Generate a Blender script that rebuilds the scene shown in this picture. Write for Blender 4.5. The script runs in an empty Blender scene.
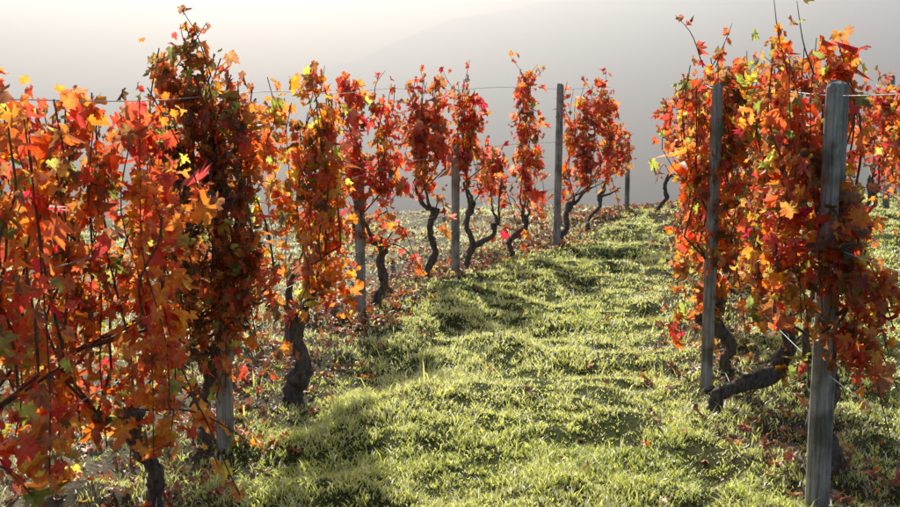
import bpy, math, numpy as np
from mathutils import Vector
rng = np.random.default_rng(11)
scene = bpy.context.scene
scene.view_settings.view_transform = 'Standard'
scene.view_settings.look = 'None'
scene.view_settings.exposure = 0

# ------------------------------------------------------------ helpers
def vnoise(x, y, scale, seed=0):
    x = np.asarray(x, float) * scale; y = np.asarray(y, float) * scale
    xi = np.floor(x).astype(np.int64); yi = np.floor(y).astype(np.int64)
    fx = x - xi; fy = y - yi
    fx = fx*fx*(3-2*fx); fy = fy*fy*(3-2*fy)
    def h(a, b):
        n = (a*374761393 + b*668265263 + seed*1442695041) & 0x7fffffff
        n = ((n ^ (n >> 13)) * 1274126177) & 0x7fffffff
        n = n ^ (n >> 16)
        return (n & 0xffff) / 65535.0
    return (h(xi,yi)*(1-fx)+h(xi+1,yi)*fx)*(1-fy) + (h(xi,yi+1)*(1-fx)+h(xi+1,yi+1)*fx)*fy

YC0, YCS = 17.7, 0.38
def ground_h(x, y):
    x = np.asarray(x, float); y = np.asarray(y, float)
    yc = YC0 + YCS*np.clip(x, -9, 7)
    s = y - yc
    d = 0.5*(np.sqrt(s*s+1.2)+s)*0.38
    d = 46*(1-np.exp(-d/46))
    r = (vnoise(x,y,0.8,3)-.5)*0.12 + (vnoise(x,y,2.6,4)-.5)*0.12 + (vnoise(x,y,6,5)-.5)*0.06
    far = np.clip((s-10)/60, 0, 1)
    r = r + far*(vnoise(x,y,0.02,8)-.5)*6
    return r - d

LR_y=[0,3,4.75,5.7,6.75,9,10.6,12.5,13.7,15.5,18]; LR_x=[-1.9,-1.5,-1.25,-1.08,-.88,-.5,-.12,.65,1.35,2.0,3.0]
RR_y=[0,3,4.9,7,8.8,10.6,13,15.8,18]; RR_x=[1.5,1.5,1.5,1.58,1.8,2.15,2.5,2.8,3.4]
R2_y=[8,11,13.7,17,20]; R2_x=[3.6,4.2,4.65,5.7,6.8]
def rowx(y, Y, X): return np.interp(y, Y, X)

def make_mesh(name, verts, faces, mat=None, smooth=False, parent=None):
    me = bpy.data.meshes.new(name)
    me.from_pydata([tuple(v) for v in verts], [], faces)
    if smooth:
        me.polygons.foreach_set("use_smooth", [True]*len(me.polygons))
    if mat: me.materials.append(mat)
    me.update()
    ob = bpy.data.objects.new(name, me)
    scene.collection.objects.link(ob)
    if parent: ob.parent = parent
    return ob

def make_mesh_np(name, verts, loops, sizes, mat, colors=None, parent=None, smooth=False):
    me = bpy.data.meshes.new(name)
    me.vertices.add(len(verts)); me.vertices.foreach_set("co", verts.astype(np.float32).ravel())
    me.loops.add(len(loops)); me.loops.foreach_set("vertex_index", loops.astype(np.int32))
    me.polygons.add(len(sizes))
    starts = np.concatenate([[0], np.cumsum(sizes)[:-1]]).astype(np.int32)
    me.polygons.foreach_set("loop_start", starts)
    me.polygons.foreach_set("loop_total", sizes.astype(np.int32))
    me.update(calc_edges=True)
    if colors is not None:
        a = me.color_attributes.new("col", 'FLOAT_COLOR', 'POINT')
        c = np.ones((len(verts), 4), np.float32); c[:, :3] = colors
        a.data.foreach_set("color", c.ravel())
    if smooth:
        me.polygons.foreach_set("use_smooth", np.ones(len(sizes), bool))
    me.materials.append(mat)
    ob = bpy.data.objects.new(name, me)
    scene.collection.objects.link(ob)
    if parent: ob.parent = parent
    return ob

# ------------------------------------------------------------ materials
def new_mat(name):
    m = bpy.data.materials.new(name); m.use_nodes = True
    nt = m.node_tree; nt.nodes.clear()
    out = nt.nodes.new("ShaderNodeOutputMaterial")
    return m, nt, out
def N(nt, t, **kw):
    n = nt.nodes.new(t)
    for k, v in kw.items(): setattr(n, k, v)
    return n

def leafy_mat(name, transl=0.55, gloss=0.06, rough=0.4, mottle=45, tgain=1.5):
    m, nt, out = new_mat(name)
    L = nt.links.new
    at = N(nt, "ShaderNodeAttribute", attribute_name="col")
    if mottle:
        tc = N(nt, "ShaderNodeTexCoord")
        no = N(nt, "ShaderNodeTexNoise"); no.inputs["Scale"].default_value = mottle; no.inputs["Detail"].default_value = 2
        L(tc.outputs["Object"], no.inputs["Vector"])
        mr = N(nt, "ShaderNodeMapRange"); mr.inputs[1].default_value=.3; mr.inputs[2].default_value=.7
        mr.inputs[3].default_value=.6; mr.inputs[4].default_value=1.25
        L(no.outputs[0], mr.inputs[0])
        mul = N(nt, "ShaderNodeVectorMath", operation='SCALE')
        L(at.outputs["Color"], mul.inputs[0]); L(mr.outputs[0], mul.inputs["Scale"])
        src = mul.outputs[0]
    else:
        src = at.outputs["Color"]
    g = N(nt, "ShaderNodeVectorMath", operation='SCALE'); g.inputs["Scale"].default_value = tgain
    L(src, g.inputs[0])
    cl = N(nt, "ShaderNodeVectorMath", operation='MINIMUM'); cl.inputs[1].default_value=(.97,.97,.97)
    L(g.outputs[0], cl.inputs[0])
    di = N(nt, "ShaderNodeBsdfDiffuse"); tr = N(nt, "ShaderNodeBsdfTranslucent")
    L(src, di.inputs["Color"]); L(cl.outputs[0], tr.inputs["Color"])
    mx = N(nt, "ShaderNodeMixShader"); mx.inputs[0].default_value = transl
    L(di.outputs[0], mx.inputs[1]); L(tr.outputs[0], mx.inputs[2])
    gl = N(nt, "ShaderNodeBsdfGlossy"); gl.inputs["Roughness"].default_value = rough
    gl.inputs["Color"].default_value = (.9,.9,.82,1)
    mx2 = N(nt, "ShaderNodeMixShader"); mx2.inputs[0].default_value = gloss
    L(mx.outputs[0], mx2.inputs[1]); L(gl.outputs[0], mx2.inputs[2])
    L(mx2.outputs[0], out.inputs[0])
    return m

leaf_mat = leafy_mat("vine_leaf", .75, .05, .45, 40, 1.85)
litter_mat = leafy_mat("litter_leaf", .35, .08, .45, 40, 1.3)
grass_mat = leafy_mat("grass_blade", .66, .17, .31, 0, 2.1)

def bark(name, c1, c2, scale, stretch, bump=.6, grime=False):
    m, nt, out = new_mat(name); L = nt.links.new
    tc = N(nt, "ShaderNodeTexCoord"); mp = N(nt, "ShaderNodeMapping")
    mp.inputs["Scale"].default_value = (1,1,stretch)
    L(tc.outputs["Object"], mp.inputs[0])
    no = N(nt, "ShaderNodeTexNoise"); no.inputs["Scale"].default_value=scale; no.inputs["Detail"].default_value=8; no.inputs["Roughness"].default_value=.7
    L(mp.outputs[0], no.inputs["Vector"])
    cr = N(nt, "ShaderNodeValToRGB"); cr.color_ramp.elements[0].position=.35; cr.color_ramp.elements[1].position=.68
    cr.color_ramp.elements[0].color=(*c1,1); cr.color_ramp.elements[1].color=(*c2,1)
    L(no.outputs[0], cr.inputs[0])
    b = N(nt, "ShaderNodeBsdfPrincipled"); b.inputs["Roughness"].default_value=.85
    colout = cr.outputs[0]
    if grime:
        n2 = N(nt, "ShaderNodeTexNoise"); n2.inputs["Scale"].default_value=9; n2.inputs["Detail"].default_value=6
        L(tc.outputs["Object"], n2.inputs["Vector"])
        c2r = N(nt, "ShaderNodeValToRGB"); c2r.color_ramp.elements[0].position=.36; c2r.color_ramp.elements[1].position=.56
        c2r.color_ramp.elements[0].color=(.45,.44,.37,1); c2r.color_ramp.elements[1].color=(1,1,1,1)
        L(n2.outputs[0], c2r.inputs[0])
        mm = N(nt, "ShaderNodeVectorMath", operation='MULTIPLY')
        L(cr.outputs[0], mm.inputs[0]); L(c2r.outputs[0], mm.inputs[1]); colout = mm.outputs[0]
    L(colout, b.inputs["Base Color"])
    bp = N(nt, "ShaderNodeBump"); bp.inputs["Strength"].default_value=bump; bp.inputs["Distance"].default_value=.01
    L(no.outputs[0], bp.inputs["Height"]); L(bp.outputs[0], b.inputs["Normal"])
    L(b.outputs[0], out.inputs[0]); return m
trunk_mat = bark("vine_bark", (.03,.024,.02), (.24,.19,.155), 55, .25, 1)
cane_mat = bark("cane_bark", (.07,.035,.025), (.24,.13,.07), 60, .2, .3)
post_mat = bark("weathered_wood", (.22,.20,.18), (.68,.65,.59), 80, .05, 1, True)
m, nt, out = new_mat("galvanised_wire")
b = N(nt, "ShaderNodeBsdfPrincipled"); b.inputs["Base Color"].default_value=(.5,.5,.48,1); b.inputs["Metallic"].default_value=.3; b.inputs["Roughness"].default_value=.5
nt.links.new(b.outputs[0], out.inputs[0]); wire_mat = m

# ground material
m, nt, out = new_mat("meadow_soil"); L = nt.links.new
at = N(nt, "ShaderNodeAttribute", attribute_name="col")
tc = N(nt, "ShaderNodeTexCoord")
n1 = N(nt, "ShaderNodeTexNoise"); n1.inputs["Scale"].default_value=22; n1.inputs["Detail"].default_value=9; n1.inputs["Roughness"].default_value=.75
L(tc.outputs["Object"], n1.inputs["Vector"])
mr = N(nt, "ShaderNodeMapRange"); mr.inputs[1].default_value=.3; mr.inputs[2].default_value=.7; mr.inputs[3].default_value=.35; mr.inputs[4].default_value=1.6
L(n1.outputs[0], mr.inputs[0])
mul = N(nt, "ShaderNodeVectorMath", operation='SCALE'); L(at.outputs["Color"], mul.inputs[0]); L(mr.outputs[0], mul.inputs["Scale"])
b = N(nt, "ShaderNodeBsdfPrincipled"); b.inputs["Roughness"].default_value=.95
b.inputs["Specular IOR Level"].default_value=.1
L(mul.outputs[0], b.inputs["Base Color"])
bp = N(nt, "ShaderNodeBump"); bp.inputs["Strength"].default_value=1; bp.inputs["Distance"].default_value=.04
L(n1.outputs[0], bp.inputs["Height"]); L(bp.outputs[0], b.inputs["Normal"])
L(b.outputs[0], out.inputs[0]); ground_mat = m

m, nt, out = new_mat("wooded_hillside"); L = nt.links.new
tc = N(nt, "ShaderNodeTexCoord")
n1 = N(nt, "ShaderNodeTexNoise"); n1.inputs["Scale"].default_value=.05; n1.inputs["Detail"].default_value=8
L(tc.outputs["Object"], n1.inputs["Vector"])
cr = N(nt, "ShaderNodeValToRGB"); cr.color_ramp.elements[0].color=(.05,.055,.05,1); cr.color_ramp.elements[1].color=(.11,.10,.09,1)
L(n1.outputs[0], cr.inputs[0])
b = N(nt, "ShaderNodeBsdfDiffuse"); L(cr.outputs[0], b.inputs[0]); L(b.outputs[0], out.inputs[0]); hill_mat = m

m, nt, out = new_mat("valley_mist")
v = N(nt, "ShaderNodeVolumeScatter"); v.inputs["Density"].default_value=.0056; v.inputs["Anisotropy"].default_value=.78
v.inputs["Color"].default_value=(.97,.985,1,1)
nt.links.new(v.outputs[0], out.inputs["Volume"]); mist_mat = m

# ------------------------------------------------------------ ground
xs = np.concatenate([-np.geomspace(9,1200,26)[::-1], np.arange(-8.8,8.9,.09), np.geomspace(9,1200,26)])
ys = np.concatenate([[-300,-150,-80,-40,-20,-10,-4,-1,1,2.5], np.arange(3.2,23,.09), np.geomspace(23.2,2000,45)])
GX, GY = np.meshgrid(xs, ys)
GZ = ground_h(GX, GY)
gv = np.stack([GX.ravel(), GY.ravel(), GZ.ravel()], 1)
nx, ny = len(xs), len(ys)
ii = (np.arange(ny-1)[:,None]*nx + np.arange(nx-1)[None,:]).ravel()
loops = np.stack([ii, ii+1, ii+1+nx, ii+nx], 1).ravel()
def ground_color(x, y):
    dl = x - rowx(y, LR_y, LR_x); dr = x - rowx(y, RR_y, RR_x)
    path = 1/(1+np.exp(-(dl-.15)/.1)) / (1+np.exp((dr+.25)/.1))
    right = 1/(1+np.exp(-(dr-.4)/.15))
    n = vnoise(x,y,1.7,21)*.6+vnoise(x,y,5,22)*.4
    dry = np.array([.52,.45,.31]); soil=np.array([.13,.10,.065]); green=np.array([.08,.095,.022])
    left = 1/(1+np.exp((dl+.45)/.15))
    c = soil[None]*np.ones((len(x),1))
    c = c*(1-left[:,None]) + left[:,None]*(dry*(1-.6*n[:,None]) + green*.6*n[:,None])
    g = np.clip(path+right,0,1)[:,None]
    c = c*(1-g)+green*g
    far = np.clip((y-27)/20,0,1)[:,None]
    return c*(1-far)+np.array([.05,.06,.03])*far
make_mesh_np("ground", gv, loops, np.full(len(ii),4), ground_mat, ground_color(gv[:,0], gv[:,1]), smooth=True)

# hill
hx = np.linspace(-1500,2200,70); hy = np.linspace(640,1700,40)
HX,HY = np.meshgrid(hx,hy)
ridge = np.clip(36+0.22*HX, -20, 300) + (vnoise(HX,HY,.008,31)-.5)*40 + (vnoise(HX,HY,.03,32)-.5)*10
t = np.clip((HY-640)/420,0,1); t=t*t*(3-2*t)
HZ = -52 + (ridge+52)*t
hv = np.stack([HX.ravel(),HY.ravel(),HZ.ravel()],1)
ii = (np.arange(39)[:,None]*70 + np.arange(69)[None,:]).ravel()
make_mesh_np("misty_hill", hv, np.stack([ii,ii+1,ii+71,ii+70],1).ravel(), np.full(len(ii),4), hill_mat, smooth=True)

# mist bank
x0,x1,y0,y1,z0,z1 = -900,900,60,720,-60,47
mv=[(x0,y0,z0),(x1,y0,z0),(x1,y1,z0),(x0,y1,z0),(x0,y0,z1),(x1,y0,z1),(x1,y1,z1),(x0,y1,z1)]
make_mesh("mist", mv, [(0,3,2,1),(4,5,6,7),(0,1,5,4),(1,2,6,5),(2,3,7,6),(3,0,4,7)], mist_mat)

# ------------------------------------------------------------ leaves
half = [(0,1.0),(9,.80),(17,.84),(24,.62),(33,.48),(42,.70),(52,.93),(62,.74),(72,.78),(84,.56),(97,.62),(110,.72),(124,.60),(140,.58),(158,.48),(172,.22)]
half = [(a, r*.82+.13 if 3<a<150 else r) for a,r in half]
out_pts=[]
for a,r in half: out_pts.append((math.sin(math.radians(a))*r, math.cos(math.radians(a))*r))
for a,r in half[:0:-1]: out_pts.append((-math.sin(math.radians(a))*r, math.cos(math.radians(a))*r))
LT = np.array([(0,0)]+out_pts); nL=len(LT)
LR = np.sqrt((LT**2).sum(1))
tri = np.array([(0,1+k,1+(k+1)%(nL-1)) for k in range(nL-1)])
def leaf_mesh(name, P, D, S, col_c, col_e, mat, parent, flat=False, cup=.6):
    n=len(P)
    D = D/np.linalg.norm(D,axis=1,keepdims=True)
    r = rng.normal(size=(n,3))
    if flat: r = r*.35+np.array([0,0,1.])
    Nn = r-(r*D).sum(1,keepdims=True)*D; Nn/=np.linalg.norm(Nn,axis=1,keepdims=True)
    X = np.cross(D,Nn)
    c1 = rng.normal(.3,cup,(n,1)); c2=rng.normal(.45,cup,(n,1)); ph=rng.uniform(0,6.3,(n,1))
    asym = rng.uniform(.6,1.1,(n,1))
    rj = 1+rng.normal(0,.12,(n,nL))
    lx = LT[None,:,0]*asym*rj; ly = LT[None,:,1]*rj
    ang = np.arctan2(LT[:,0],LT[:,1])[None]
    lz = -c1*lx**2 - c2*ly*np.abs(ly) + .28*np.sin(ang*3+ph)*LR[None]**2 + .14*np.abs(lx) + rng.normal(0,.07,(n,nL))
    lx = lx*(1-.35*np.clip(np.abs(c1),0,1.5)*np.abs(lx)); ly = ly*(1-.28*np.clip(np.abs(c2),0,1.5)*np.abs(ly))
    V = P[:,None,:] + S[:,None,None]*(lx[...,None]*X[:,None,:]+ly[...,None]*D[:,None,:]+lz[...,None]*Nn[:,None,:])
    C = col_c[:,None,:]*(1-LR[None,:,None]) + col_e[:,None,:]*LR[None,:,None]
    F = (tri[None]+ (np.arange(n)*nL)[:,None,None]).reshape(-1)
    return make_mesh_np(name, V.reshape(-1,3), F, np.full(n*len(tri),3), mat, np.clip(C,0,1).reshape(-1,3), parent)

COL = {'o':(.85,.225,.035),'r':(.76,.095,.035),'c':(.54,.045,.045),'y':(.84,.50,.08),'g':(.30,.33,.07),'b':(.38,.16,.065),'k':(.17,.11,.05),'p':(.74,.22,.15)}
def pick(palette, n):
    ks=list(palette); w=np.array([palette[k] for k in ks],float); w/=w.sum()
    i=rng.choice(len(ks),n,p=w); base=np.array([COL[k] for k in ks])[i]
    base=base*rng.uniform(.65,1.25,(n,1)); return np.clip(base+rng.normal(0,.012,(n,3)),.005,.9)

# ------------------------------------------------------------ tubes
def tube(V,F,pts,rad,sides=7,gnarl=0.0):
    pts=[Vector(p) for p in pts]; o=len(V)
    up=Vector((.3,.9,.1)).normalized()
    rid=rng.uniform(-.5,.5,sides)
    for i,p in enumerate(pts):
        t=(pts[min(i+1,len(pts)-1)]-pts[max(i-1,0)])
        if t.length<1e-6: t=Vector((0,0,1))
        t.normalize(); a=t.cross(up)
        if a.length<.05: a=t.cross(Vector((1,0,0)))
        a.normalize(); b_=t.cross(a)
        for k in range(sides):
            th=2*math.pi*k/sides+ i*.05
            r=rad[i]*(1+gnarl*(rid[k]+rng.uniform(-.4,.4)))
            V.append(tuple(p+(a*math.cos(th)+b_*math.sin(th))*r))
    for i in range(len(pts)-1):
        for k in range(sides):
            k2=(k+1)%sides
            F.append((o+i*sides+k,o+i*sides+k2,o+(i+1)*sides+k2,o+(i+1)*sides+k))
    F.append(tuple(o+k for k in range(sides))[::-1]); F.append(tuple(o+(len(pts)-1)*sides+k for k in range(sides)))
def spline(ctrl,n):
    c=np.array(ctrl,float); t=np.linspace(0,len(c)-1,n); out=[]
    cp=np.vstack([2*c[0]-c[1],c,2*c[-1]-c[-2]])
    for u in t:
        i=min(int(u),len(c)-2); f=u-i; p0,p1,p2,p3=cp[i:i+4]
        out.append(.5*((2*p1)+(-p0+p2)*f+(2*p0-5*p1+4*p2-p3)*f*f+(-p0+3*p1-3*p2+p3)*f**3))
    return out

def vine(base, head, cx, cy, w, dep, z0, z1, strands, n_leaf, pal, core=.3, rad=.04, ls=.05, bare=0, skew=0):
    e = bpy.data.objects.new("grape_vine", None); scene.collection.objects.link(e)
    gz=float(ground_h(base[0],base[1])); 
    bx,by=base; 
    V=[];F=[]
    hx_,hy_,hz_=head; hz_+=gz
    sw=rng.choice([-1,1])*rng.uniform(.02,.055)
    mid=[bx+(hx_-bx)*.3+sw, by+(hy_-by)*.4, gz+(hz_-gz)*.38]
    mid2=[bx+(hx_-bx)*.85-sw*.8, by+(hy_-by)*.7, gz+(hz_-gz)*.7]
    pts=spline([(bx,by,gz-.08),(bx+rng.normal(0,.015),by,gz+.06),mid,mid2,(hx_,hy_,hz_)],28)
    pts=[p+rng.normal(0,rad*.10,3) for p in pts]
    kn=rng.integers(8,20)
    rr=[rad*.9*(1.3-.45*min(1,i/7)+ (.3 if i>23 else 0)+.3*math.exp(-((i-kn)/1.8)**2)+rng.uniform(-.1,.1)) for i in range(28)]
    tube(V,F,pts,rr,14,.36)
    narm=3
    armends=[]
    for k in range(narm):
        ex=cx+rng.uniform(-.4,.4)*w; ez=hz_+rng.uniform(.08,.3); ey=cy+rng.uniform(-.5,.5)*dep
        p=spline([(hx_,hy_,hz_-.02),((hx_+ex)/2+rng.normal(0,.03),(hy_+ey)/2,hz_+.02),(ex,ey,ez)],12)
        p=[q+rng.normal(0,.005,3) for q in p]
        tube(V,F,p,list(np.linspace(rad*.65,rad*.25,12)),8,.2); armends.append((ex,ey,ez))
    make_mesh("trunk",V,F,trunk_mat,smooth=True,parent=e)
    V=[];F=[];P=[]
    per=max(4,n_leaf//strands)
    for s in range(strands):
        u=rng.uniform(-.5,.5)*w; v=rng.uniform(-.5,.5)*dep
        zt=z1-abs(rng.normal(0,.17))*(z1-z0)*.9 + gz
        zb=z0+abs(rng.normal(0,.26))*(z1-z0) + gz
        if zt-zb<.25: zb=zt-.3
        ae=armends[rng.integers(narm)]
        top=np.array([cx+u,cy+v+skew,zt]); bot=np.array([cx+u*1.05+rng.normal(0,.05),cy+v*1.1-skew,zb])
        ctrl=[bot]
        for f in (.25,.5,.75): 
            q=bot*(1-f)+top*f; q[0]+=rng.normal(0,.04); q[1]+=rng.normal(0,.035)
            ctrl.append(q)
        ctrl.append(top)
        sp=spline(ctrl,16)
        if s%2==0:
            c=[np.array(ae)]+[q for q in sp if q[2]>ae[2]+.12]
            if len(c)>2: tube(V,F,c,list(np.linspace(.006,.003,len(c))),5,.05)
        else:
            tube(V,F,sp,list(np.linspace(.0028,.0024,16)),4)
        k=rng.integers(3,6); centers=rng.uniform(0,1,k)
        t=np.where(rng.uniform(0,1,per)<.78, rng.choice(centers,per)+rng.normal(0,.06,per), rng.uniform(0,1,per))
        t=np.clip(t,0,1)
        spa=np.array(sp); fi=t*15; i0=np.minimum(fi.astype(int),14); fr=(fi-i0)[:,None]
        q=spa[i0]*(1-fr)+spa[i0+1]*fr
        P.append(q+rng.normal(0,1,(per,3))*np.array([.040,.045,.03]))
    for _ in range(rng.integers(1,4)):
        a=np.array([cx+rng.uniform(-.4,.4)*w,cy,gz+z1-.15]); bb=a+np.array([rng.normal(0,.10),0,rng.uniform(.15,.30)])
        sp=spline([a,(a+bb)/2+rng.normal(0,.02,3),bb],8); tube(V,F,sp,list(np.linspace(.0035,.0013,8)),4)
        q=np.array(sp)[rng.integers(1,8,6)]+rng.normal(0,.02,(6,3)); P.append(q)
    for k in range(bare):
        a=np.array([hx_,hy_,hz_]); ex=hx_+rng.uniform(-.5,.5); ey=hy_+rng.uniform(-.3,.3)
        sp=spline([a,((a[0]+ex)/2,(a[1]+ey)/2,hz_+rng.uniform(-.1,.25)),(ex,ey,gz+rng.uniform(.02,.5))],10)
        tube(V,F,sp,list(np.linspace(.006,.0025,10)),5)
        P.append(np.array(sp)[rng.integers(2,10,8)]+rng.normal(0,.02,(8,3)))
    make_mesh("canes",V,F,cane_mat,smooth=True,parent=e)
    P=np.concatenate(P); n=len(P)
    D=np.stack([rng.normal(0,.55,n),rng.normal(0,.55,n),-np.abs(rng.normal(.9,.45,n))],1)
    S=ls*np.exp(rng.normal(-.14,.34,n))
    cc=pick(pal,n)
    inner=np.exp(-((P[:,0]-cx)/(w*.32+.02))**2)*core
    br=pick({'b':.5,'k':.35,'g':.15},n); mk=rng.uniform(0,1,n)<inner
    cc[mk]=br[mk]  # older brown leaves towards the middle, also colouring in the core's shade
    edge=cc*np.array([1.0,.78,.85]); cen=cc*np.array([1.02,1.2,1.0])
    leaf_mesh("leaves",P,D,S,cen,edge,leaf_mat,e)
    return e

P_or={'o':6.5,'r':4,'y':.6,'b':1.6,'g':.5,'c':.5}
P_dk={'o':3.2,'r':2.2,'b':3,'k':1.6,'g':1.2,'y':.3}
P_or2={'o':6.5,'y':1.1,'r':2.2,'b':1.2,'g':.5}
P_cr={'c':2.2,'r':4,'p':1.5,'o':3.5,'b':1.4}
P_pk={'c':1.4,'p':2.5,'r':2.6,'o':3.6,'b':1.8}
P_rt={'o':5,'r':3.4,'y':.7,'g':.9,'b':2.0,'c':.6,'k':.3}
#      base           head            cx     cy    w    dep  z0   z1  str  n   palette
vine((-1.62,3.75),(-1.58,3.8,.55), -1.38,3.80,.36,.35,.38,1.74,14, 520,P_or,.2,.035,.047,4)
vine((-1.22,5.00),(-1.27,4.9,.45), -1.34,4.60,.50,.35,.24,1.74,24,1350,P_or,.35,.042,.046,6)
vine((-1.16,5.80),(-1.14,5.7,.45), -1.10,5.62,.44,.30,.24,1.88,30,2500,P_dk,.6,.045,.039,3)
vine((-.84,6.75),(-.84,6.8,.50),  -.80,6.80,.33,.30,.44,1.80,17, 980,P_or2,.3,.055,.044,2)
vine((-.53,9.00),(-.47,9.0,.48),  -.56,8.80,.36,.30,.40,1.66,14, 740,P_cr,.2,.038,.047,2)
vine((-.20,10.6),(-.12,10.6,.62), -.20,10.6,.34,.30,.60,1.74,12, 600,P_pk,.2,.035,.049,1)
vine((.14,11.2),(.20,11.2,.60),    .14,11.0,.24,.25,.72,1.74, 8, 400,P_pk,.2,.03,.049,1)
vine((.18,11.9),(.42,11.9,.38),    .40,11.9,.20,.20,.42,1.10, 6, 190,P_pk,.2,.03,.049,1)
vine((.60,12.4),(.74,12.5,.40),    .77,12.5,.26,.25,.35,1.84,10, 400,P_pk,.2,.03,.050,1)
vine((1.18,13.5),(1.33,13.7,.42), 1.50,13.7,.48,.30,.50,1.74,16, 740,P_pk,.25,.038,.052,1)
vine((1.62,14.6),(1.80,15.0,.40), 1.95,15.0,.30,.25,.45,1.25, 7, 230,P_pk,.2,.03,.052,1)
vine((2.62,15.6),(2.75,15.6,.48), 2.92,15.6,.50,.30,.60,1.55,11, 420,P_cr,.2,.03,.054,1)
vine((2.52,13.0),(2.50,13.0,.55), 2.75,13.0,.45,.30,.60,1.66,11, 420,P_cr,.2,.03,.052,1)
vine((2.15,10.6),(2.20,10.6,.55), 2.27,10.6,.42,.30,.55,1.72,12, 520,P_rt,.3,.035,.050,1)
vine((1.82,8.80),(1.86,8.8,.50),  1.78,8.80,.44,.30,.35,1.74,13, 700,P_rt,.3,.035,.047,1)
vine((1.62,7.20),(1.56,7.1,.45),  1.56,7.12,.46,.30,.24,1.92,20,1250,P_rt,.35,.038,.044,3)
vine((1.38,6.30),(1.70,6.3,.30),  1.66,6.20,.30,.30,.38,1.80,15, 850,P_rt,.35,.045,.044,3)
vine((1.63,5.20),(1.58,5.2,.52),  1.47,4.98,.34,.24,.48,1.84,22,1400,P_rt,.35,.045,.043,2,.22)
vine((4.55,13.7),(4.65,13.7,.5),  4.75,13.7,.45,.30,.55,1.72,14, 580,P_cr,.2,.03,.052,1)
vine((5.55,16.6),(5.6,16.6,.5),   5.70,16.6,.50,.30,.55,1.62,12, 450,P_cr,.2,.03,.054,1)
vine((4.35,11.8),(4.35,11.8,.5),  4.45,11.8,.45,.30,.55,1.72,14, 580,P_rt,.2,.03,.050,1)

# ------------------------------------------------------------ posts
def post(x,y,h,r,lean=(0,0)):
    gz=float(ground_h(x,y)); V=[];F=[]
    sides=14; zs=[-.15,0,.15,.35,.55,.75,.95,1.15,1.35,1.5]
    rings=[(z,1.04-.05*max(z,0)+rng.uniform(-.03,.03)) for z in zs if z<h-.1]+[(h-.015,.93),(h,.80)]
    ph=rng.uniform(0,1.5); prof=rng.uniform(-.09,.09,sides); crack=rng.integers(0,sides)
    for z,s in rings:
        for k in range(sides):
            th=2*math.pi*k/sides
            rr=r*s/ max(abs(math.cos(th)),abs(math.sin(th)))**.3*(1+prof[k]+rng.uniform(-.03,.03))
            if k==crack: rr*=.75
            V.append((x+lean[0]*z+math.cos(th+ph)*rr, y+lean[1]*z+math.sin(th+ph)*rr, gz+z+(rng.uniform(-.014,.010) if z>h-.1 else 0)))
    for i in range(len(rings)-1):
        for k in range(sides):
            k2=(k+1)%sides; F.append((i*sides+k,i*sides+k2,(i+1)*sides+k2,(i+1)*sides+k))
    F.append(tuple(range((len(rings)-1)*sides,len(rings)*sides)))
    return make_mesh("wooden_post",V,F,post_mat)
post(1.49,4.90,1.72,.042,(.008,0)); post(1.47,7.0,1.72,.031,(.010,0))
post(-1.06,5.72,1.60,.038); post(-.64,8.80,1.0,.034); post(.05,10.95,1.2,.034)
post(1.14,13.3,1.74,.038,(.012,0)); post(2.3,16.2,.85,.028); post(5.95,17.0,1.85,.045); post(-1.75,2.4,1.72,.045)

# wires
def wires(Y,X,y0,y1,hs):
    V=[];F=[]
    for h in hs:
        pts=[]
        for y in np.arange(y0,y1,.3):
            xx=float(rowx(y,Y,X)); s=y-YC0-YCS*xx
            pts.append((xx,y,h-.5*(math.sqrt(s*s+1.2)+s)*.38+.012*math.sin(y*2.2)))
        tube(V,F,pts,[.0020]*len(pts),5)
    make_mesh("trellis_wire",V,F,wire_mat)
wires(LR_y,LR_x,1,15.6,(.58,1.08,1.64)); wires(RR_y,RR_x,1,16.5,(.56,1.07,1.66)); wires(R2_y,R2_x,8,17.2,(.56,1.07,1.66))

# ------------------------------------------------------------ fallen leaves
n=8500
y=4+15*rng.uniform(0,1,n)**1.1
which=rng.choice(4,n,p=[.38,.20,.40,.02])
x=np.where(which==0,rowx(y,LR_y,LR_x)-.15+rng.normal(0,.22,n),
  np.where(which==1,rowx(y,RR_y,RR_x)+.08+rng.normal(0,.24,n),
  np.where(which==2,rowx(y,LR_y,LR_x)-.3-rng.exponential(1.3,n), rng.uniform(-1.5,5,n))))
keep=(vnoise(x,y,2.2,41)>.42)|(rng.uniform(0,1,n)<.3)
x=x[keep];y=y[keep];n=len(x)
P=np.stack([x,y,ground_h(x,y)+rng.uniform(.01,.045,n)],1)
a=rng.uniform(0,6.28,n); D=np.stack([np.cos(a),np.sin(a),rng.normal(0,.25,n)],1)
c=pick({'b':7,'r':1,'o':2.0,'p':1.0,'y':.6,'k':1.5},n)
leaf_mesh("fallen_leaves",P,D,.040*rng.uniform(.6,1.25,n),c,c*.85,litter_mat,None,flat=True,cup=.6)

# ------------------------------------------------------------ grass
nb=980000
y=4.2+15.5*rng.uniform(0,1,nb)**1.3
xl=-.42*y-.5; xr=.42*y+.5
x=xl+(xr-xl)*rng.uniform(0,1,nb)
dl=x-rowx(y,LR_y,LR_x); dr=x-rowx(y,RR_y,RR_x)
clump=vnoise(x,y,5,51)*.30+vnoise(x,y,17,52)*.46+vnoise(x,y,1.4,53)*.24
dens=np.clip((clump-.25)*3.0,.22,1)
rowm=np.clip(np.minimum(np.abs(dl+.12)/.4,np.abs(dr-.05)/.35),0,1)**1.2
dens=dens*(.30+.70*rowm)
leftz=dl<-.3
dens=np.where(leftz,dens*(.22+.55*(vnoise(x,y,.9,54)>.42)),dens)
dens*=.58
keep=rng.uniform(0,1,nb)<dens
x=x[keep];y=y[keep];clump=clump[keep];leftz=leftz[keep];n=len(x)
print("grass blades",n)
z=ground_h(x,y)-.005
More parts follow.
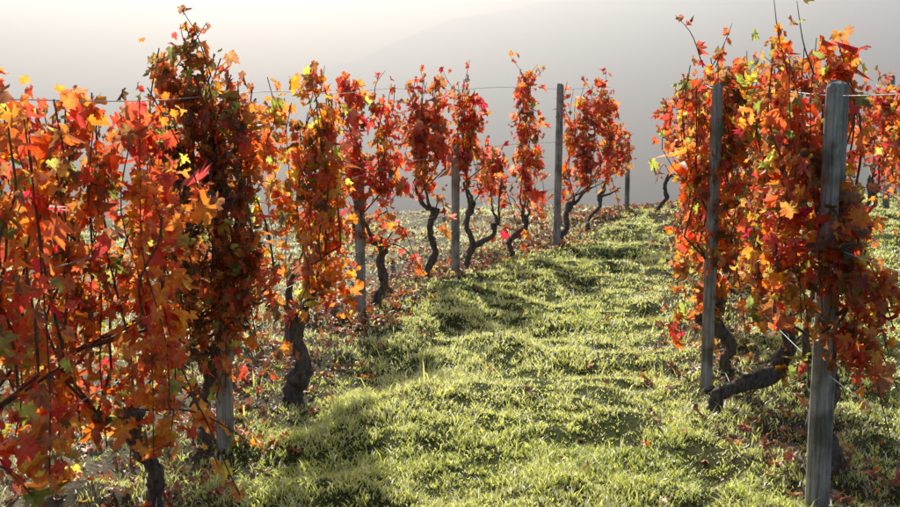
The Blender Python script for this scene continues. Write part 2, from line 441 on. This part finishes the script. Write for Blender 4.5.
hgt=(.016+.085*np.clip(clump-.38,0,1))*rng.uniform(.5,1.5,n)
tall=rng.uniform(0,1,n)<.015
hgt=np.where(tall,hgt*2.0+.015,hgt)
wd=(.0015+.00025*y)*rng.uniform(.7,1.4,n)
az=rng.uniform(0,2*np.pi,n)
fd=rng.uniform(0,2*np.pi,n); lean=rng.uniform(.2,1.3,n)*hgt
wx=np.cos(az)*wd; wy=np.sin(az)*wd; fx=np.cos(fd)*lean; fy=np.sin(fd)*lean
B=np.stack([x,y,z],1)
def off(ax,ay,azz): return np.stack([ax,ay,azz],1)
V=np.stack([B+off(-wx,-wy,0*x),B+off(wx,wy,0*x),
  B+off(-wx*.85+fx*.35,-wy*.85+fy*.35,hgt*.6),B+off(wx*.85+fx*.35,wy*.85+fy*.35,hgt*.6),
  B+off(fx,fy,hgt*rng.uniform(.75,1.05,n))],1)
gcol=np.array([.35,.40,.07]); ycol=np.array([.74,.70,.18]); scol=np.array([.78,.70,.40])
m1=np.clip(vnoise(x,y,1.1,61)*1.3+.08+rng.normal(0,.25,n),0,1)[:,None]
C=gcol*(1-m1)+ycol*m1
st=(rng.uniform(0,1,n)<np.where(leftz,.5,.14)); C[st]=scol
C*=rng.uniform(.75,1.2,(n,1))
C5=np.repeat(C[:,None,:],5,1); C5[:,0:2]*=.48  # blade bases coloured darker to deepen the shade in the grass
o=(np.arange(n)*5)[:,None]
loops=(np.array([0,1,3,2,2,3,4])[None]+o).ravel(); sizes=np.tile([4,3],n)
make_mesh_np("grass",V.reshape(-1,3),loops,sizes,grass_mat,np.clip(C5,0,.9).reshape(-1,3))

# ------------------------------------------------------------ light
el=math.radians(36); az=math.radians(-10)
sd=Vector((math.sin(az)*math.cos(el),math.cos(az)*math.cos(el),math.sin(el)))
sl=bpy.data.lights.new("sun","SUN"); sl.energy=5; sl.angle=math.radians(.5); sl.color=(1,.97,.91)
so=bpy.data.objects.new("sun",sl); scene.collection.objects.link(so)
so.rotation_euler=(-sd).to_track_quat('-Z','Y').to_euler()
w=bpy.data.worlds.new("World"); scene.world=w; w.use_nodes=True; nt=w.node_tree
bg=nt.nodes["Background"]; sky=nt.nodes.new("ShaderNodeTexSky"); sky.sky_type='NISHITA'; sky.sun_disc=False
sky.sun_elevation=el; sky.sun_rotation=az; sky.air_density=1; sky.dust_density=2.5; sky.ozone_density=1
nt.links.new(sky.outputs[0],bg.inputs[0]); bg.inputs[1].default_value=.12

cam=bpy.data.cameras.new("camera"); co=bpy.data.objects.new("camera",cam); scene.collection.objects.link(co)
cam.lens=50; cam.sensor_width=36; cam.clip_end=5000; cam.clip_start=.05
cam.dof.use_dof=True; cam.dof.focus_distance=6.5; cam.dof.aperture_fstop=8
co.location=(0,0,1.7); co.rotation_euler=(math.radians(90-7.9),0,0)
scene.camera=co
